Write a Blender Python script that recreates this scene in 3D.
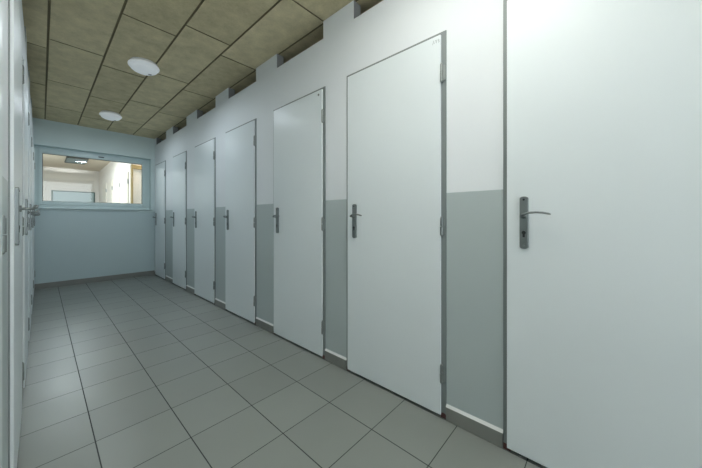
import bpy, bmesh, math, random
from mathutils import Vector, Matrix
random.seed(4)
S = bpy.context.scene
COL = S.collection
for o in list(bpy.data.objects):
    bpy.data.objects.remove(o, do_unlink=True)

# ------------------------------------------------------------------ camera
cam_d = bpy.data.cameras.new('camera')
cam = bpy.data.objects.new('camera', cam_d)
COL.objects.link(cam)
cam.location = (0, 0, 1.0337)
cam.rotation_euler = (math.pi / 2, 0, -0.8348)
cam_d.sensor_width = 36
cam_d.lens = 280.82 / 702 * 36
cam_d.shift_x = -0.0006
cam_d.shift_y = -0.0226
cam_d.clip_start = 0.02
S.camera = cam

# ------------------------------------------------------------------ world, lights, exposure
S.view_settings.view_transform = 'Standard'
S.view_settings.look = 'None'
S.view_settings.gamma = 1
S.view_settings.use_curve_mapping = False
S.view_settings.exposure = 0.38
w = bpy.data.worlds.new('world')
S.world = w
w.use_nodes = True
w.node_tree.nodes['Background'].inputs[0].default_value = (0.75, 0.88, 1.0, 1)
w.node_tree.nodes['Background'].inputs[1].default_value = 0.6


def area(name, loc, rot, sx, sy, power, col, shape='RECTANGLE'):
    l = bpy.data.lights.new(name, 'AREA')
    l.shape = shape
    l.size = sx
    if shape in ('RECTANGLE', 'ELLIPSE'):
        l.size_y = sy
    l.energy = power
    l.color = col
    o = bpy.data.objects.new(name, l)
    COL.objects.link(o)
    o.location = loc
    o.rotation_euler = rot
    return o


R90 = math.pi / 2
# daylight through the window in the end wall behind the camera
area('daylight_behind', (0.66, -2.30, 1.55), (R90, 0, 0), 1.3, 1.6, 20, (0.88, 0.95, 1.0))
# the photographer's lamp, bounced off the ceiling beside the camera
sl = bpy.data.lights.new('bounced_lamp', 'SPOT')
sl.energy = 770
sl.color = (0.60, 0.69, 1.0)
sl.spot_size = math.radians(74)
sl.spot_blend = 1.0
sl.shadow_soft_size = 0.10
so = bpy.data.objects.new('bounced_lamp', sl)
COL.objects.link(so)
so.location = (0.50, 0.42, 1.45)
so.rotation_euler = (math.pi, 0, 0)
# the room beyond the window: cool lamp, warm paint, cool daylight from its side
area('far_room_lamp', (0.2, 8.0, 2.42), (0, 0, 0), 1.0, 1.4, 48, (0.84, 0.94, 1.0))
area('far_room_daylight', (-0.85, 8.6, 1.6), (0, -R90, 0), 1.4, 3.2, 22, (0.72, 0.92, 1.0))
area('far_room_alcove_light', (1.75, 6.75, 2.40), (0, 0, 0), 0.5, 0.5, 7, (1.0, 0.93, 0.85))

# ------------------------------------------------------------------ materials


def mat(name, col, rough=0.5, spec=0.5, metal=0.0, noise=0.0, nscale=8.0, bump=0.0, bscale=60.0, coat=0.0):
    m = bpy.data.materials.new(name)
    m.use_nodes = True
    nt = m.node_tree
    b = nt.nodes['Principled BSDF']
    b.inputs['Base Color'].default_value = (*col, 1)
    b.inputs['Roughness'].default_value = rough
    b.inputs['Specular IOR Level'].default_value = spec
    b.inputs['Metallic'].default_value = metal
    b.inputs['Coat Weight'].default_value = coat
    tc = nt.nodes.new('ShaderNodeTexCoord')
    if noise:
        n = nt.nodes.new('ShaderNodeTexNoise')
        n.inputs['Scale'].default_value = nscale
        n.inputs['Detail'].default_value = 4
        nt.links.new(tc.outputs['Object'], n.inputs['Vector'])
        mx = nt.nodes.new('ShaderNodeMix')
        mx.data_type = 'RGBA'
        mx.inputs['A'].default_value = (*[c * (1 - noise) for c in col], 1)
        mx.inputs['B'].default_value = (*[min(1, c * (1 + noise)) for c in col], 1)
        nt.links.new(n.outputs['Fac'], mx.inputs['Factor'])
        nt.links.new(mx.outputs['Result'], b.inputs['Base Color'])
    if bump:
        n2 = nt.nodes.new('ShaderNodeTexNoise')
        n2.inputs['Scale'].default_value = bscale
        n2.inputs['Detail'].default_value = 3
        nt.links.new(tc.outputs['Object'], n2.inputs['Vector'])
        bp = nt.nodes.new('ShaderNodeBump')
        bp.inputs['Strength'].default_value = bump
        bp.inputs['Distance'].default_value = 0.002
        nt.links.new(n2.outputs['Fac'], bp.inputs['Height'])
        nt.links.new(bp.outputs['Normal'], b.inputs['Normal'])
    return m


def math_node(nt, op, a, b=None, clamp=False):
    n = nt.nodes.new('ShaderNodeMath')
    n.operation = op
    n.use_clamp = clamp
    for i, v in enumerate((a, b)):
        if v is None:
            continue
        if isinstance(v, (int, float)):
            n.inputs[i].default_value = v
        else:
            nt.links.new(v, n.inputs[i])
    return n.outputs[0]


def wall_mat(name, white, dado, zline):
    """white paint above, oil-painted dado below zline (a painted band on the wall)."""
    m = mat(name, white, 0.55, 0.35, bump=0.08, bscale=90)
    nt = m.node_tree
    b = nt.nodes['Principled BSDF']
    g = nt.nodes.new('ShaderNodeNewGeometry')
    sp = nt.nodes.new('ShaderNodeSeparateXYZ')
    nt.links.new(g.outputs['Position'], sp.inputs[0])
    fac = math_node(nt, 'LESS_THAN', sp.outputs['Z'], zline)
    n = nt.nodes.new('ShaderNodeTexNoise')
    n.inputs['Scale'].default_value = 3
    n.inputs['Detail'].default_value = 4
    nt.links.new(g.outputs['Position'], n.inputs['Vector'])
    w1 = nt.nodes.new('ShaderNodeMix')
    w1.data_type = 'RGBA'
    w1.inputs['A'].default_value = (*[c * 0.975 for c in white], 1)
    w1.inputs['B'].default_value = (*[min(1, c * 1.02) for c in white], 1)
    nt.links.new(n.outputs['Fac'], w1.inputs['Factor'])
    mx = nt.nodes.new('ShaderNodeMix')
    mx.data_type = 'RGBA'
    nt.links.new(fac, mx.inputs['Factor'])
    nt.links.new(w1.outputs['Result'], mx.inputs['A'])
    mx.inputs['B'].default_value = (*dado, 1)
    nt.links.new(mx.outputs['Result'], b.inputs['Base Color'])
    r = math_node(nt, 'MULTIPLY', fac, -0.22)
    r = math_node(nt, 'ADD', r, 0.55)
    nt.links.new(r, b.inputs['Roughness'])
    return m


def tile_mat(name, x0, y0, sx, sy, col, grout):
    m = mat(name, col, 0.32, 0.5)
    nt = m.node_tree
    b = nt.nodes['Principled BSDF']
    g = nt.nodes.new('ShaderNodeNewGeometry')
    sp = nt.nodes.new('ShaderNodeSeparateXYZ')
    nt.links.new(g.outputs['Position'], sp.inputs[0])

    def edge(sock, o, s, wdt):
        t = math_node(nt, 'DIVIDE', math_node(nt, 'SUBTRACT', sock, o), s)
        fr = math_node(nt, 'FRACT', t)
        d = math_node(nt, 'MINIMUM', fr, math_node(nt, 'SUBTRACT', 1.0, fr))
        return math_node(nt, 'LESS_THAN', d, wdt / s / 2), math_node(nt, 'FLOOR', t)
    ex, ix = edge(sp.outputs['X'], x0, sx, 0.0046)
    ey, iy = edge(sp.outputs['Y'], y0, sy, 0.0038)
    gr = math_node(nt, 'MAXIMUM', ex, ey)
    cb = nt.nodes.new('ShaderNodeCombineXYZ')
    nt.links.new(ix, cb.inputs[0])
    nt.links.new(iy, cb.inputs[1])
    wn = nt.nodes.new('ShaderNodeTexWhiteNoise')
    wn.noise_dimensions = '2D'
    nt.links.new(cb.outputs[0], wn.inputs['Vector'])
    ns = nt.nodes.new('ShaderNodeTexNoise')
    ns.inputs['Scale'].default_value = 2.2
    ns.inputs['Detail'].default_value = 5
    nt.links.new(g.outputs['Position'], ns.inputs['Vector'])
    v = math_node(nt, 'ADD', math_node(nt, 'MULTIPLY', wn.outputs['Value'], 0.10), math_node(nt, 'MULTIPLY', ns.outputs['Fac'], 0.22))
    v = math_node(nt, 'ADD', v, 0.84)
    cm = nt.nodes.new('ShaderNodeMix')
    cm.data_type = 'RGBA'
    cm.blend_type = 'MULTIPLY'
    cm.inputs['Factor'].default_value = 1
    cm.inputs['A'].default_value = (*col, 1)
    cv = nt.nodes.new('ShaderNodeCombineColor')
    for i in range(3):
        nt.links.new(v, cv.inputs[i])
    nt.links.new(cv.outputs[0], cm.inputs['B'])
    mx = nt.nodes.new('ShaderNodeMix')
    mx.data_type = 'RGBA'
    nt.links.new(gr, mx.inputs['Factor'])
    nt.links.new(cm.outputs['Result'], mx.inputs['A'])
    mx.inputs['B'].default_value = (*grout, 1)
    nt.links.new(mx.outputs['Result'], b.inputs['Base Color'])
    r = math_node(nt, 'ADD', math_node(nt, 'MULTIPLY', gr, 0.4), math_node(nt, 'ADD', math_node(nt, 'MULTIPLY', ns.outputs['Fac'], 0.12), 0.28))
    nt.links.new(r, b.inputs['Roughness'])
    bp = nt.nodes.new('ShaderNodeBump')
    bp.inputs['Strength'].default_value = 0.4
    bp.inputs['Distance'].default_value = 0.0015
    bp.invert = True
    nt.links.new(gr, bp.inputs['Height'])
    nt.links.new(bp.outputs['Normal'], b.inputs['Normal'])
    return m


def board_mat(name, ca, cb_):
    """pressed fibre ceiling board, each board a little different, blotchy."""
    m = mat(name, ca, 0.85, 0.2)
    nt = m.node_tree
    b = nt.nodes['Principled BSDF']
    g = nt.nodes.new('ShaderNodeNewGeometry')
    n1 = nt.nodes.new('ShaderNodeTexNoise')
    n1.inputs['Scale'].default_value = 9
    n1.inputs['Detail'].default_value = 8
    n1.inputs['Roughness'].default_value = 0.65
    n2 = nt.nodes.new('ShaderNodeTexNoise')
    n2.inputs['Scale'].default_value = 70
    n2.inputs['Detail'].default_value = 4
    for n in (n1, n2):
        nt.links.new(g.outputs['Position'], n.inputs['Vector'])
    f = math_node(nt, 'ADD', math_node(nt, 'MULTIPLY', n1.outputs['Fac'], 1.1), math_node(nt, 'MULTIPLY', n2.outputs['Fac'], 0.35))
    f = math_node(nt, 'ADD', f, math_node(nt, 'MULTIPLY', g.outputs['Random Per Island'], 0.30))
    f = math_node(nt, 'SUBTRACT', f, 0.38, True)
    mx = nt.nodes.new('ShaderNodeMix')
    mx.data_type = 'RGBA'
    mx.inputs['A'].default_value = (*ca, 1)
    mx.inputs['B'].default_value = (*cb_, 1)
    nt.links.new(f, mx.inputs['Factor'])
    nt.links.new(mx.outputs['Result'], b.inputs['Base Color'])
    bp = nt.nodes.new('ShaderNodeBump')
    bp.inputs['Strength'].default_value = 0.35
    bp.inputs['Distance'].default_value = 0.002
    nt.links.new(n2.outputs['Fac'], bp.inputs['Height'])
    nt.links.new(bp.outputs['Normal'], b.inputs['Normal'])
    return m


def frame_mat(name, col):
    """grey enamelled steel, with red-brown primer showing at the foot."""
    m = mat(name, col, 0.38, 0.5)
    nt = m.node_tree
    b = nt.nodes['Principled BSDF']
    g = nt.nodes.new('ShaderNodeNewGeometry')
    sp = nt.nodes.new('ShaderNodeSeparateXYZ')
    nt.links.new(g.outputs['Position'], sp.inputs[0])
    n = nt.nodes.new('ShaderNodeTexNoise')
    n.inputs['Scale'].default_value = 40
    nt.links.new(g.outputs['Position'], n.inputs['Vector'])
    z = math_node(nt, 'ADD', sp.outputs['Z'], math_node(nt, 'MULTIPLY', n.outputs['Fac'], 0.02))
    fac = math_node(nt, 'LESS_THAN', z, 0.036)
    mx = nt.nodes.new('ShaderNodeMix')
    mx.data_type = 'RGBA'
    nt.links.new(fac, mx.inputs['Factor'])
    mx.inputs['A'].default_value = (*col, 1)
    mx.inputs['B'].default_value = (0.085, 0.030, 0.028, 1)
    nt.links.new(mx.outputs['Result'], b.inputs['Base Color'])
    return m


def glass_mat(name):
    m = bpy.data.materials.new(name)
    m.use_nodes = True
    nt = m.node_tree
    nt.nodes.clear()
    out = nt.nodes.new('ShaderNodeOutputMaterial')
    tr = nt.nodes.new('ShaderNodeBsdfTransparent')
    tr.inputs[0].default_value = (0.95, 0.97, 0.96, 1)
    gl = nt.nodes.new('ShaderNodeBsdfGlossy')
    gl.inputs['Roughness'].default_value = 0.02
    fr = nt.nodes.new('ShaderNodeFresnel')
    fr.inputs['IOR'].default_value = 1.45
    mx = nt.nodes.new('ShaderNodeMixShader')
    nt.links.new(fr.outputs[0], mx.inputs[0])
    nt.links.new(tr.outputs[0], mx.inputs[1])
    nt.links.new(gl.outputs[0], mx.inputs[2])
    nt.links.new(mx.outputs[0], out.inputs[0])
    return m


def emit_mat(name, col, s):
    m = mat(name, col, 0.4)
    b = m.node_tree.nodes['Principled BSDF']
    b.inputs['Emission Color'].default_value = (*col, 1)
    b.inputs['Emission Strength'].default_value = s
    return m


WHITE = (0.785, 0.82, 0.84)
M_WALL = wall_mat('corridor_wall_paint', WHITE, (0.45, 0.51, 0.51), 1.163)
M_FARWALL = wall_mat('end_wall_paint', (0.69, 0.805, 0.81), (0.50, 0.61, 0.63), 1.15)
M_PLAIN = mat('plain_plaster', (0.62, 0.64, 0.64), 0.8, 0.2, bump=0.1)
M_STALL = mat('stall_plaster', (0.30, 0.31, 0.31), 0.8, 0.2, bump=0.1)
M_FLOOR = tile_mat('floor_tiles', 0.1677, 1.4487, 0.3056, 0.30, (0.245, 0.262, 0.242), (0.035, 0.042, 0.040))
M_SKIRT = mat('skirting_tile', (0.215, 0.222, 0.205), 0.35, 0.5, noise=0.1, nscale=6)
M_CAULK = mat('white_caulk', (0.72, 0.74, 0.72), 0.5, bump=0.2, bscale=120)
M_BOARD = board_mat('fibre_ceiling_board', (0.43, 0.37, 0.225), (0.88, 0.77, 0.51))
M_BATTEN = mat('ceiling_groove_backing', (0.22, 0.18, 0.10), 0.8)
M_LEAF = mat('white_door_laminate', (0.755, 0.81, 0.825), 0.36, 0.5, noise=0.015, nscale=2.5)
M_FRAME = frame_mat('grey_steel_frame', (0.20, 0.232, 0.23))
M_METAL = mat('brushed_grey_metal', (0.20, 0.225, 0.225), 0.36, 0.5, metal=0.55, noise=0.05, nscale=30)
M_HINGE = mat('hinge_metal', (0.26, 0.285, 0.28), 0.33, 0.5, metal=0.6)
M_DARK = mat('dark_keyhole', (0.015, 0.017, 0.018), 0.4)
M_INK = mat('pencil_mark', (0.25, 0.27, 0.28), 0.8)
M_PVC = mat('window_plastic', (0.62, 0.74, 0.745), 0.32, 0.5, noise=0.02)
M_GASKET = mat('window_gasket', (0.05, 0.07, 0.075), 0.6)
M_GLASS = glass_mat('window_glass')
M_LAMPB = mat('lamp_base_plastic', (0.74, 0.76, 0.76), 0.45)
M_LAMPD = emit_mat('lamp_diffuser_plastic', (0.80, 0.84, 0.86), 0.17)  # slight emission added to brighten the domes of the switched-off lamps
M_WARMWALL = mat('warm_white_plaster', (0.84, 0.765, 0.71), 0.7, 0.3, bump=0.08)
M_WARMCEIL = mat('beige_ceiling_paint', (0.74, 0.62, 0.50), 0.8, 0.2, noise=0.05)
M_WARMDOOR = mat('cream_door_laminate', (0.78, 0.70, 0.61), 0.4)
M_TAN = mat('tan_wood', (0.42, 0.29, 0.12), 0.5, noise=0.15, nscale=10)
M_GREEN = mat('dark_green_frame', (0.06, 0.12, 0.10), 0.4)
M_PANEL = mat('pale_grey_board', (0.40, 0.50, 0.52), 0.3, noise=0.08, nscale=3)
M_LOUVRE = mat('dark_louvre_housing', (0.10, 0.10, 0.09), 0.5)
M_SHEET = mat('louvre_blades', (0.35, 0.40, 0.42), 0.3, metal=0.4)

# ------------------------------------------------------------------ mesh helpers


def box(bm, x0, x1, y0, y1, z0, z1):
    vs = [bm.verts.new((x, y, z)) for x in (x0, x1) for y in (y0, y1) for z in (z0, z1)]
    for f in ((0, 1, 3, 2), (4, 6, 7, 5), (0, 4, 5, 1), (2, 3, 7, 6), (0, 2, 6, 4), (1, 5, 7, 3)):
        bm.faces.new([vs[i] for i in f])
    return vs


def obj(name, bm, m, parent=None, bevel=0.0, segs=2, smooth=False, mats=None):
    bmesh.ops.recalc_face_normals(bm, faces=bm.faces)
    me = bpy.data.meshes.new(name)
    bm.to_mesh(me)
    bm.free()
    for mm in (mats or [m]):
        me.materials.append(mm)
    if smooth:
        for p in me.polygons:
            p.use_smooth = True
    o = bpy.data.objects.new(name, me)
    COL.objects.link(o)
    if parent:
        o.parent = parent
    if bevel:
        md = o.modifiers.new('bevel', 'BEVEL')
        md.width = bevel
        md.segments = segs
        md.limit_method = 'ANGLE'
        for p in me.polygons:
            p.use_smooth = True
        md2 = o.modifiers.new('wn', 'WEIGHTED_NORMAL')
        md2.keep_sharp = False
    return o


def boxes(name, bl, m, parent=None, bevel=0.0, segs=2):
    bm = bmesh.new()
    for b in bl:
        box(bm, *b)
    return obj(name, bm, m, parent, bevel, segs)


def empty(name, loc, label=None, cat=None, kind=None, group=None):
    o = bpy.data.objects.new(name, None)
    COL.objects.link(o)
    o.location = loc
    o.empty_display_size = 0.1
    tag(o, label, cat, kind, group)
    return o


def tag(o, label=None, cat=None, kind=None, group=None):
    if label:
        o['label'] = label
    if cat:
        o['category'] = cat
    if kind:
        o['kind'] = kind
    if group:
        o['group'] = group
    return o


STRUCT_LABELS = {
    'wall_right_back': 'grey back wall of the right-hand stalls, seen only through the gaps',
    'wall_left_back': 'grey back wall of the left-hand stalls',
    'wall_right_partitions': 'grey partitions between the right-hand stalls',
    'wall_left_partitions': 'grey partitions between the left-hand stalls',
    'wall_near': 'end wall behind the photographer with a window opening',
    'baseboard_left': 'grey tile skirting along the left wall',
    'floor_beyond': 'tiled floor of the room behind the window',
    'wall_beyond_left': 'left wall of the room behind the window',
    'wall_beyond_alcove': 'pale alcove wall at the right end of the window view'}


def struct(o, label=None):
    o['kind'] = 'structure'
    o['category'] = {'baseboard': 'skirting'}.get(o.name.split('_')[0], o.name.split('_')[0])
    label = label or STRUCT_LABELS.get(o.name)
    if label:
        o['label'] = label
    return o


def tube(bm, pts, rads, n=12, flat=1.0, caps=True):
    """swept round/oval bar through pts; flat scales the section along world Z-ish normal."""
    pts = [Vector(p) for p in pts]
    rings = []
    for i, p in enumerate(pts):
        a = pts[max(0, i - 1)]
        b = pts[min(len(pts) - 1, i + 1)]
        t = (b - a).normalized()
        up = Vector((0, 0, 1)) if abs(t.z) < 0.9 else Vector((1, 0, 0))
        s = t.cross(up).normalized()
        u = s.cross(t).normalized()
        r = rads[i] if isinstance(rads, (list, tuple)) else rads
        rings.append([bm.verts.new(p + s * (r * math.cos(2 * math.pi * k / n)) + u * (r * flat * math.sin(2 * math.pi * k / n))) for k in range(n)])
    for a, b in zip(rings, rings[1:]):
        for k in range(n):
            bm.faces.new((a[k], a[(k + 1) % n], b[(k + 1) % n], b[k]))
    if caps:
        bm.faces.new(rings[0][::-1])
        bm.faces.new(rings[-1])


def cyl(bm, p0, p1, r, n=16):
    tube(bm, [p0, p1], r, n)


def lathe(bm, prof, n=48):
    """prof: list of (r, z) from axis outwards and round."""
    rings = []
    for r, z in prof:
        if r < 1e-6:
            rings.append([bm.verts.new((0, 0, z))])
        else:
            rings.append([bm.verts.new((r * math.cos(2 * math.pi * k / n), r * math.sin(2 * math.pi * k / n), z)) for k in range(n)])
    for a, b in zip(rings, rings[1:]):
        for k in range(n):
            k2 = (k + 1) % n
            if len(a) == 1 and len(b) > 1:
                bm.faces.new((a[0], b[k], b[k2]))
            elif len(b) == 1 and len(a) > 1:
                bm.faces.new((a[k], a[k2], b[0]))
            elif len(a) > 1:
                bm.faces.new((a[k], a[k2], b[k2], b[k]))


# ------------------------------------------------------------------ dimensions
W = 1.397            # right wall face
L = -0.080           # left wall face
FAR = 6.13
NEAR = -2.40
CEIL = 2.487
NOTCH = 2.360
TH = 0.115
XR = W + TH + 1.05   # back of the right-hand stalls
XL = L - TH - 1.05
TOP = 2.0            # top of the steel door frames

# right doors: (hinge y outer frame edge, latch y = visible leaf edge)
RD = [(-1.345, -0.655), (-0.372, 0.325), (0.606, 1.290), (1.520, 2.188), (2.502, 3.160), (3.451, 4.110), (4.440, 5.045), (5.449, 6.048)]
PIER = [(-2.40, -1.62), (-0.68, -0.38), (0.27, 0.57), (1.244, 1.546), (2.153, 2.514), (3.11, 3.457), (4.05, 4.458), (5.07, 5.44), (6.02, 6.13)]
# left doors: (latch y near, hinge y far)
LD = [(-1.29, -0.59), (-0.33, 0.36), (0.50, 1.17), (1.60, 2.28), (2.582, 3.26), (3.54, 4.21), (4.50, 5.17), (5.44, 6.11)]
OPEN_LEFT = 1        # the doorway the camera stands in

# ------------------------------------------------------------------ structure: floor, ceiling, walls
bm = bmesh.new()
box(bm, XL, XR, NEAR, FAR, -0.08, 0.0)
struct(obj('floor', bm, M_FLOOR), 'grey-green square tiled corridor floor')

bm = bmesh.new()
strip = 0.3445
xs0 = 0.036
for k in range(-5, 9):
    xa, xb = xs0 + k * strip, xs0 + (k + 1) * strip
    xa2, xb2 = max(xa + 0.007, XL), min(xb - 0.007, XR)
    if xb2 - xa2 < 0.02:
        continue
    off = 0.345 if k % 2 == 0 else 0.545
    j = math.floor(NEAR) - 1
    while j + off < FAR:
        ya, yb = max(j + off + 0.006, NEAR), min(j + 1 + off - 0.006, FAR)
        if yb - ya > 0.02:
            box(bm, xa2, xb2, ya, yb, CEIL, CEIL + 0.02)
        j += 1
ceil = struct(obj('ceiling', bm, M_BOARD, mats=[M_BOARD, M_BATTEN]), 'ceiling of brown fibre boards in staggered strips')
for p in ceil.data.polygons:                    # dark cut edges of the boards
    if abs(p.normal.z) < 0.5:
        p.material_index = 1
boxes('groove_backing', [(XL, XR, NEAR, FAR, CEIL + 0.007, CEIL + 0.06)], M_BATTEN, ceil)


def row_wall(name, x0, x1, doors, piers, m, label):
    """wall with door openings up to TOP and gaps between piers over the doors."""
    ys = [NEAR]
    for a, b in doors:
        ys += [a, b]
    ys.append(FAR)
    bl = []
    for i in range(0, len(ys), 2):
        if ys[i + 1] - ys[i] > 1e-4:
            bl.append((x0, x1, ys[i], ys[i + 1], 0, TOP))
    bl.append((x0, x1, NEAR, FAR, TOP, NOTCH))
    for a, b in piers:
        bl.append((min(x0, x1) if x0 > 0 else x1 - 0.07, x0 + 0.07 if x0 > 0 else x1, a, b, NOTCH, CEIL))
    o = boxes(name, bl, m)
    o.data.materials.append(M_STALL)            # pier ends in darker grey: their shade is put into the colour
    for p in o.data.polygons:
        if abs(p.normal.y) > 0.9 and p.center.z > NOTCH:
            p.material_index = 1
    return struct(o, label)


FRW = 0.017
r_open = [(h, l + FRW) for h, l in RD]
row_wall('wall_right', W, W + TH, r_open, PIER, M_WALL, 'white stall wall with grey dado and stepped top on the right')
l_open = [(l - FRW, h) for l, h in LD]
LPIER = [(NEAR, -1.25), (-0.60, -0.30), (0.33, 0.50), (1.16, 1.60), (2.33, 2.57), (3.26, 3.52), (4.20, 4.48), (5.16, 5.42)]
row_wall('wall_left', L - TH, L, l_open, LPIER, M_WALL, 'white stall wall with grey dado along the left edge')

# stall shells (only their tops and the open one can be seen)
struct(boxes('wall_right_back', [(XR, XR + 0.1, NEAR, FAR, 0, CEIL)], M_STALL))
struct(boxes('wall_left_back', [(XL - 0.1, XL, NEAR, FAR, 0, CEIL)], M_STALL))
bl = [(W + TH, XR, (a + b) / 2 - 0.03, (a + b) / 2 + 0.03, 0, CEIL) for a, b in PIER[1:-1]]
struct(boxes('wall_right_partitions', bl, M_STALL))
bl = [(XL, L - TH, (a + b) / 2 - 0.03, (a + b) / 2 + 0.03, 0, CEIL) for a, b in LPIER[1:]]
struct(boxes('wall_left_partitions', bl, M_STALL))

# window opening in the far wall
WX0, WX1, WZ0, WZ1 = -0.076, 1.338, 1.190, 2.108
FT = 0.22
bl = [(XL, WX0, FAR, FAR + FT, 0, CEIL), (WX1, XR, FAR, FAR + FT, 0, CEIL),
      (WX0, WX1, FAR, FAR + FT, 0, WZ0), (WX0, WX1, FAR, FAR + FT, WZ1, CEIL)]
struct(boxes('wall_far', bl, M_FARWALL), 'end wall with the wide window, pale above and grey below')

# near end wall with its own window opening (daylight comes in behind the camera)
NX0, NX1, NZ0, NZ1 = 0.06, 1.26, 1.25, 2.25
bl = [(XL, NX0, NEAR - 0.2, NEAR, 0, CEIL), (NX1, XR, NEAR - 0.2, NEAR, 0, CEIL),
      (NX0, NX1, NEAR - 0.2, NEAR, 0, NZ0), (NX0, NX1, NEAR - 0.2, NEAR, NZ1, CEIL)]
struct(boxes('wall_near', bl, M_WALL))

# skirting tiles with a white bead of sealant on top
SK = 0.068
bl, cl = [], []
ys = [NEAR] + [v for d in r_open for v in d] + [FAR]
for i in range(0, len(ys), 2):
    a, b = ys[i], ys[i + 1]
    if b - a > 0.01:
        bl.append((W - 0.009, W + 0.001, a, b, 0, SK))
        cl.append((a, b))
sk = struct(boxes('baseboard_right', bl, M_SKIRT, bevel=0.0015), 'grey tile skirting along the right wall')
bm = bmesh.new()
for a, b in cl:
    v = [bm.verts.new(p) for p in ((W - 0.009, a, SK), (W - 0.009, b, SK), (W, b, SK + 0.013), (W, a, SK + 0.013), (W, a, SK), (W, b, SK))]
    for f in ((0, 1, 2, 3), (0, 3, 4), (1, 5, 2), (0, 4, 5, 1), (3, 2, 5, 4)):
        bm.faces.new([v[i] for i in f])
o = obj('sealant_bead', bm, M_CAULK, sk)
o['label'] = 'white bead of sealant on top of the skirting'
bl = []
ys = [NEAR] + [v for d in l_open for v in d] + [FAR]
for i in range(0, len(ys), 2):
    if ys[i + 1] - ys[i] > 0.01:
        bl.append((L - 0.001, L + 0.008, ys[i], ys[i + 1], 0, SK))
struct(boxes('baseboard_left', bl, M_SKIRT, bevel=0.0015))
struct(boxes('baseboard_far', [(L, W, FAR - 0.009, FAR + 0.001, 0, 0.078)], M_SKIRT, bevel=0.0015), 'grey tile skirting under the end wall')

# ------------------------------------------------------------------ doors
LEAF_Z0, LEAF_Z1 = 0.016, 1.984
PROUD = 0.013


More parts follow.
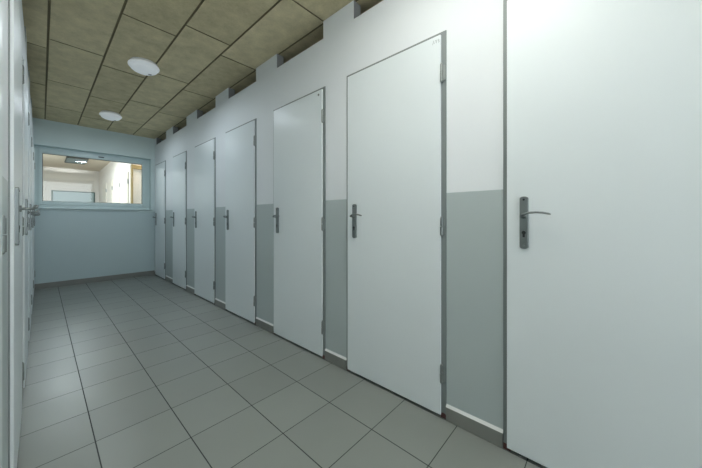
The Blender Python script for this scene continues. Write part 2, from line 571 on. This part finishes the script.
def door(n, side, hinge, latch, label, handle=True, marks=None, leaf=True, top=TOP):
    """side=+1: right wall (leaf faces -x), hinge at the nearer y. side=-1: left wall, hinge at the farther y."""
    face = W if side > 0 else L
    s = side
    d = -1 if side > 0 else 1            # y direction from latch to hinge
    root = empty('door_%d' % n, (face, (hinge + latch) / 2, 0), label, 'door', 'structure')
    base = Vector((face, (hinge + latch) / 2, 0))

    def bx(u0, u1, y0, y1, z0, z1):       # u: distance INTO the wall from its face
        xa, xb = sorted((s * u0, s * u1))
        ya, yb = sorted((y0 - base.y, y1 - base.y))
        return (xa, xb, ya, yb, z0, z1)
    lo = latch - d * FRW                 # outer frame edge on the latch side
    # frame: two jambs and head, with an inner rebate
    fr = [bx(-0.004, 0.095, hinge, hinge - d * 0.030, 0, top), bx(-0.004, 0.095, lo, lo + d * 0.030, 0, top),
          bx(-0.004, 0.095, hinge - d * 0.030, lo + d * 0.030, top - 0.022, top)]
    boxes('frame', fr, M_FRAME, root, 0.002)
    if not leaf:
        return root
    y_h = hinge - d * 0.027
    lf = boxes('leaf', [bx(-PROUD, 0.027, y_h, latch, LEAF_Z0, LEAF_Z1 + top - TOP)], M_LEAF, root, 0.0022)
    # hinges, barrel and pin tips
    for zc in (1.785, 0.992, 0.232):
        bm = bmesh.new()
        yc = hinge - d * 0.0215 - base.y
        xc = -s * 0.012
        cyl(bm, (xc, yc, zc - 0.046), (xc, yc, zc - 0.002), 0.0085, 14)
        cyl(bm, (xc, yc, zc + 0.001), (xc, yc, zc + 0.042), 0.0078, 14)
        tube(bm, [(xc, yc, zc + 0.042), (xc, yc, zc + 0.047), (xc, yc, zc + 0.050)], [0.006, 0.0055, 0.003], 12)
        tube(bm, [(xc, yc, zc - 0.052), (xc, yc, zc - 0.049), (xc, yc, zc - 0.046)], [0.003, 0.0055, 0.006], 12)
        ya, yb = sorted((yc, yc + d * 0.016))
        xa, xb = sorted((-s * 0.010, s * 0.002))
        box(bm, xa, xb, ya, yb, zc - 0.040, zc + 0.036)
        obj('hinge', bm, M_HINGE, root, smooth=False, bevel=0.0006, segs=1)
    if marks == 'pencil':
        bm = bmesh.new()
        y0 = hinge - d * 0.070 - base.y
        x = -s * (PROUD + 0.0004)
        for k, pts in enumerate((((0, -.010), (.006, .010), (.010, -.008)), ((.016, .009), (.020, -.009), (.025, .009), (.022, 0)), ((.031, .009), (.036, .004), (.032, 0), (.037, -.006), (.031, -.009)))):
            tube(bm, [(x, y0 + d * a, 1.955 + b) for a, b in pts], 0.0011, 6)
        obj('pencil_mark', bm, M_INK, lf)['label'] = 'faint pencil scribble in the upper corner of the leaf'
    if marks == 'screw':
        bm = bmesh.new()
        cyl(bm, (-s * (PROUD - 0.002), hinge - d * 0.062 - base.y, 1.950), (-s * (PROUD + 0.0025), hinge - d * 0.062 - base.y, 1.950), 0.0085, 16)
        obj('screw_cap', bm, M_METAL, lf)['label'] = 'round grey cap in the upper corner of the leaf'
    if handle:
        yc = latch + d * 0.067 - base.y
        x0 = -s * PROUD
        hz = 0.0 if s > 0 else 0.026       # left-hand handles sit a little higher
        out = -s
        # long back plate with rounded ends
        bm = bmesh.new()
        hw, z0, z1 = 0.0165, 0.903 + hz, 1.126 + hz
        prof = []
        for k in range(9):
            a = math.pi * k / 8
            prof.append((hw * math.cos(a), z1 - 0.0085 + 0.0085 * math.sin(a)))
        for k in range(9):
            a = math.pi + math.pi * k / 8
            prof.append((hw * math.cos(a), z0 + 0.0085 + 0.0085 * math.sin(a)))
        ra = [bm.verts.new((x0, yc + a, b)) for a, b in prof]
        rb = [bm.verts.new((x0 + out * 0.0085, yc + a * 0.97, b)) for a, b in prof]
        rc = [bm.verts.new((x0 + out * 0.0100, yc + a * 0.86, 1.0145 + hz + (b - 1.0145 - hz) * 0.985)) for a, b in prof]
        for p, q in ((ra, rb), (rb, rc)):
            for k in range(len(p)):
                bm.faces.new((p[k], p[(k + 1) % len(p)], q[(k + 1) % len(q)], q[k]))
        bm.faces.new(rc)
        plate = obj('handle_plate', bm, M_METAL, lf)
        xp = x0 + out * 0.010
        # lever: neck out of the plate, then a slim bowed grip toward the hinge side
        bm = bmesh.new()
        zl = 1.044 + hz
        cyl(bm, (xp - out * 0.002, yc, zl), (xp + out * 0.006, yc, zl), 0.0125, 18)
        pts = [(xp, yc, zl), (xp + out * 0.020, yc, zl), (xp + out * 0.034, yc + d * 0.003, zl + 0.001), (xp + out * 0.041, yc + d * 0.012, zl + 0.006),
               (xp + out * 0.043, yc + d * 0.026, zl + 0.012), (xp + out * 0.043, yc + d * 0.050, zl + 0.0135), (xp + out * 0.042, yc + d * 0.072, zl + 0.012),
               (xp + out * 0.041, yc + d * 0.092, zl + 0.007), (xp + out * 0.040, yc + d * 0.099, zl + 0.0045)]
        tube(bm, pts, [0.0085, 0.0082, 0.0078, 0.0076, 0.0074, 0.0072, 0.007, 0.0066, 0.004], 14, 0.62)
        obj('lever', bm, M_METAL, plate, smooth=True)
        # keyhole with its cylinder
        bm = bmesh.new()
        cyl(bm, (xp - out * 0.001, yc, 0.972 + hz), (xp + out * 0.0018, yc, 0.972 + hz), 0.0078, 16)
        ya, yb = yc - 0.0042, yc + 0.0042
        xa, xb = sorted((xp - out * 0.001, xp + out * 0.0014))
        box(bm, xa, xb, ya, yb, 0.953 + hz, 0.972 + hz)
        obj('keyhole', bm, M_DARK, plate)['label'] = 'dark keyhole with lock cylinder'
        for zz in (1.112 + hz, 0.917 + hz):
            bm = bmesh.new()
            cyl(bm, (xp - out * 0.001, yc, zz), (xp + out * 0.0012, yc, zz), 0.0042, 12)
            obj('screw', bm, M_DARK if zz > 1 else M_HINGE, plate)
    return root


rl = [None,
      'nearest white stall door, cut off by the right edge of the photo',
      'large white stall door with pencil scribble in its upper corner',
      'white stall door with round grey cap in its upper corner',
      'third white stall door from the window end wall counted after the two darkest ones',
      'white stall door fourth along the right wall from the nearest',
      'narrow looking white stall door second from the end wall',
      'last white stall door touching the end wall beside the window']
rl[4] = 'fourth white stall door from the near end of the right wall'
rl[5] = 'fifth white stall door from the near end, third from the end wall'
rl[6] = 'white stall door on the right, second from the end wall'
n = 1
for i, (h, l) in enumerate(RD):
    if i == 0:
        door(n, 1, h, l, 'white stall door behind the photographer on the right', marks=None)
    else:
        door(n, 1, h, l, rl[i], marks={2: 'pencil', 3: 'screw'}.get(i), top=TOP + (0.014 if i == 1 else 0))
    n += 1
ll = ['white stall door behind the photographer on the left', None,
      'white stall door at the very left edge beside the camera',
      'left stall door nearest the camera with its handle plate seen edge-on',
      'second left stall door seen edge-on with lever sticking out', 'third left stall door seen edge-on',
      'fourth left stall door seen edge-on', 'last left stall door beside the end wall']
for i, (l, h) in enumerate(LD):
    if i == OPEN_LEFT:
        door(n, -1, h, l, 'open doorway of the left stall where the photo is taken from', leaf=False)
    else:
        door(n, -1, h, l, ll[i], handle=(i != 2))
    n += 1

# ------------------------------------------------------------------ window_1 in the end wall
YW = FAR + 0.13
GX0, GX1, GZ0, GZ1 = 0.009, 1.232, 1.290, 2.010
win = empty('window_1', ((WX0 + WX1) / 2, FAR, WZ0), 'wide pale framed window in the end wall onto a lit room', 'window', 'structure')
wb = Vector(win.location)


def ring(name, x0, x1, z0, z1, ix0, ix1, iz0, iz1, y0, y1, m, parent, bevel=0.0):
    bl = [(x0, ix0, y0, y1, z0, z1), (ix1, x1, y0, y1, z0, z1), (ix0, ix1, y0, y1, z0, iz0), (ix0, ix1, y0, y1, iz1, z1)]
    bl = [(a - wb.x, b - wb.x, c - wb.y, d_ - wb.y, e - wb.z, f - wb.z) for a, b, c, d_, e, f in bl]
    return boxes(name, bl, m, parent, bevel)


ring('frame', WX0, WX1, WZ0, WZ1, WX0 + 0.045, WX1 - 0.05, WZ0 + 0.05, WZ1 - 0.045, YW - 0.018, YW + 0.07, M_PVC, win, 0.003)
sash = ring('sash', WX0 + 0.042, WX1 - 0.047, WZ0 + 0.047, WZ1 - 0.042, GX0, GX1, GZ0, GZ1, YW - 0.030, YW + 0.045, M_PVC, win, 0.004)
ring('gasket', GX0 - 0.002, GX1 + 0.002, GZ0 - 0.002, GZ1 + 0.002, GX0 + 0.006, GX1 - 0.006, GZ0 + 0.006, GZ1 - 0.006, YW + 0.000, YW + 0.016, M_GASKET, sash)
boxes('pane', [(GX0 - wb.x, GX1 - wb.x, 0.136, 0.140, GZ0 - wb.z, GZ1 - wb.z)], M_GLASS, sash)
bm = bmesh.new()
box(bm, 0.635 - wb.x, 0.705 - wb.x, 0.095, 0.102, 2.040 - wb.z, 2.056 - wb.z)
obj('latch', bm, M_GASKET, sash, 0.001)['label'] = 'small dark latch on the top rail'
boxes('sill', [(WX0 - 0.0 - wb.x, WX1 + 0.02 - wb.x, -0.034, 0.0, -0.016, 0.0)], M_PVC, win, 0.003)

# ------------------------------------------------------------------ ceiling lamps


def lamp(loc, label, power):
    root = empty('ceiling_lamp', loc, label, 'lamp', None, 'round lamps on the fibre board ceiling')
    root.scale = (0.93, 0.93, 1.12)
    bm = bmesh.new()
    lathe(bm, [(0, 0), (0.110, 0), (0.114, -0.004), (0.114, -0.026), (0.108, -0.030), (0, -0.030)])
    obj('base', bm, M_LAMPB, root, smooth=False, bevel=0.0015)
    bm = bmesh.new()
    prof = [(0.1279, -0.024), (0.1297, -0.028), (0.1297, -0.036), (0.1270, -0.041), (0.1205, -0.044), (0.1168, -0.0445)]
    for k in range(1, 11):
        a = math.pi / 2 * k / 10
        prof.append((0.1168 * math.cos(a), -0.0445 - 0.040 * math.sin(a)))
    prof[-1] = (0, -0.0845)
    lathe(bm, [(0.110, -0.024)] + prof)
    dif = obj('diffuser', bm, M_LAMPD, root, smooth=True)
    bm = bmesh.new()
    box(bm, 0.034, 0.062, -0.006, 0.006, -0.0845, -0.079)
    o = obj('maker_stamp', bm, M_INK, dif)
    o['label'] = 'small dark moulded mark on the diffuser'
    a = area('lamp_glow', (loc[0], loc[1], loc[2] - 0.095), (0, 0, 0), 0.24, 0.24, power, (0.82, 0.92, 1.0), 'DISK')  # added fill below the switched-off lamp, brightens the far corridor
    a.location = (0, 0, -0.095)
    a.parent = root
    return root


lamp((0.645, 3.205, CEIL), 'round white dome ceiling lamp nearer the camera', 5)
lamp((0.645, 5.08, CEIL), 'round white dome ceiling lamp close to the end wall', 4.5)


# ------------------------------------------------------------------ the room behind the window
F2, B2 = FAR + FT, 11.70
RW2 = 1.20
C2 = 2.487
struct(boxes('floor_beyond', [(-1.2, 3.2, F2, B2 + 0.1, -0.08, 0)], M_FLOOR))
struct(boxes('ceiling_beyond', [(-1.2, 3.2, F2, B2 + 0.1, C2, C2 + 0.08)], M_WARMCEIL), 'beige ceiling of the room behind the window')
struct(boxes('wall_beyond_back', [(-1.2, 3.2, B2, B2 + 0.1, 0, C2)], M_WARMWALL), 'white back wall of the room behind the window')
struct(boxes('wall_beyond_left', [(-1.2, -1.1, F2, B2, 0, C2)], M_WARMWALL))
YE = 7.02
d2 = [(7.20, 7.88), (8.16, 8.84), (9.12, 9.80), (10.08, 10.76)]
bl = []
prev = YE
for a, b in d2:
    bl.append((RW2, RW2 + 0.1, prev, a, 0, C2))
    bl.append((RW2, RW2 + 0.1, a, b, 2.0, C2))
    prev = b
bl.append((RW2, RW2 + 0.1, prev, B2, 0, C2))
struct(boxes('wall_beyond_right', bl, M_WARMWALL), 'stall wall of the room behind the window')
dl = ['cream stall door nearest the tan post seen through the window', 'second cream stall door from the tan post seen through the window',
      'third cream stall door from the tan post seen through the window', 'farthest cream stall door seen through the window']
for k, (a, b) in enumerate(d2):
    r = empty('door_%d' % n, (RW2, (a + b) / 2, 0), dl[k], 'door', 'structure')
    n += 1
    hw = (b - a) / 2
    boxes('frame', [(-0.006, 0.09, -hw, -hw + 0.028, 0, 2.0), (-0.006, 0.09, hw - 0.028, hw, 0, 2.0), (-0.006, 0.09, -hw + 0.028, hw - 0.028, 1.975, 2.0)], M_WARMDOOR, r, 0.002)
    boxes('leaf', [(-0.018, 0.022, -hw + 0.022, hw - 0.022, 0.012, 1.985)], M_WARMDOOR, r, 0.002)
    boxes('hinge', [(-0.024, -0.004, -hw + 0.012, -hw + 0.028, 1.74, 1.83)], M_HINGE, r, 0.002)
# alcove at the near end of that room, behind a tan post
struct(boxes('wall_beyond_alcove', [(2.3, 2.4, F2, YE + 0.1, 0, C2), (RW2 + 0.1, 2.3, YE + 0.02, YE + 0.12, 0, C2)], M_WARMWALL))
post = boxes('timber_post', [(RW2 - 0.01, RW2 + 0.02, YE - 0.09, YE, 0, 2.10), (RW2 - 0.01, 2.29, YE - 0.04, YE, 2.02, 2.10)], M_TAN, None, 0.004)
tag(post, 'tan timber post seen through the right end of the window', 'post')
# board on the back wall
bd = empty('wall_board', (0.65, B2, 1.05), 'pale grey board in dark green frame seen through the window', 'board')
boxes('panel', [(-0.43, 0.43, -0.018, -0.002, 0.0, 0.75)], M_PANEL, bd)
boxes('frame', [(-0.46, -0.43, -0.03, 0, -0.03, 0.78), (0.43, 0.46, -0.03, 0, -0.03, 0.78), (-0.43, 0.43, -0.03, 0, 0.75, 0.78), (-0.43, 0.43, -0.03, 0, -0.03, 0)], M_GREEN, bd, 0.003)
# louvred ceiling light
lv = empty('louvred_ceiling_light', (0.585, 9.80, C2), 'dark louvred light box on the ceiling beyond the window', 'lamp')
boxes('housing', [(-0.19, -0.18, -0.45, 0.45, -0.035, 0), (0.18, 0.19, -0.45, 0.45, -0.035, 0), (-0.18, 0.18, -0.45, -0.42, -0.035, 0), (-0.18, 0.18, 0.42, 0.45, -0.035, 0)], M_LOUVRE, lv, 0.002)
boxes('louvre', [(-0.18, 0.18, -0.40 + 0.1 * k, -0.394 + 0.1 * k, -0.030, -0.004) for k in range(9)] + [(-0.004, 0.004, -0.42, 0.42, -0.028, -0.004)], M_SHEET, lv)
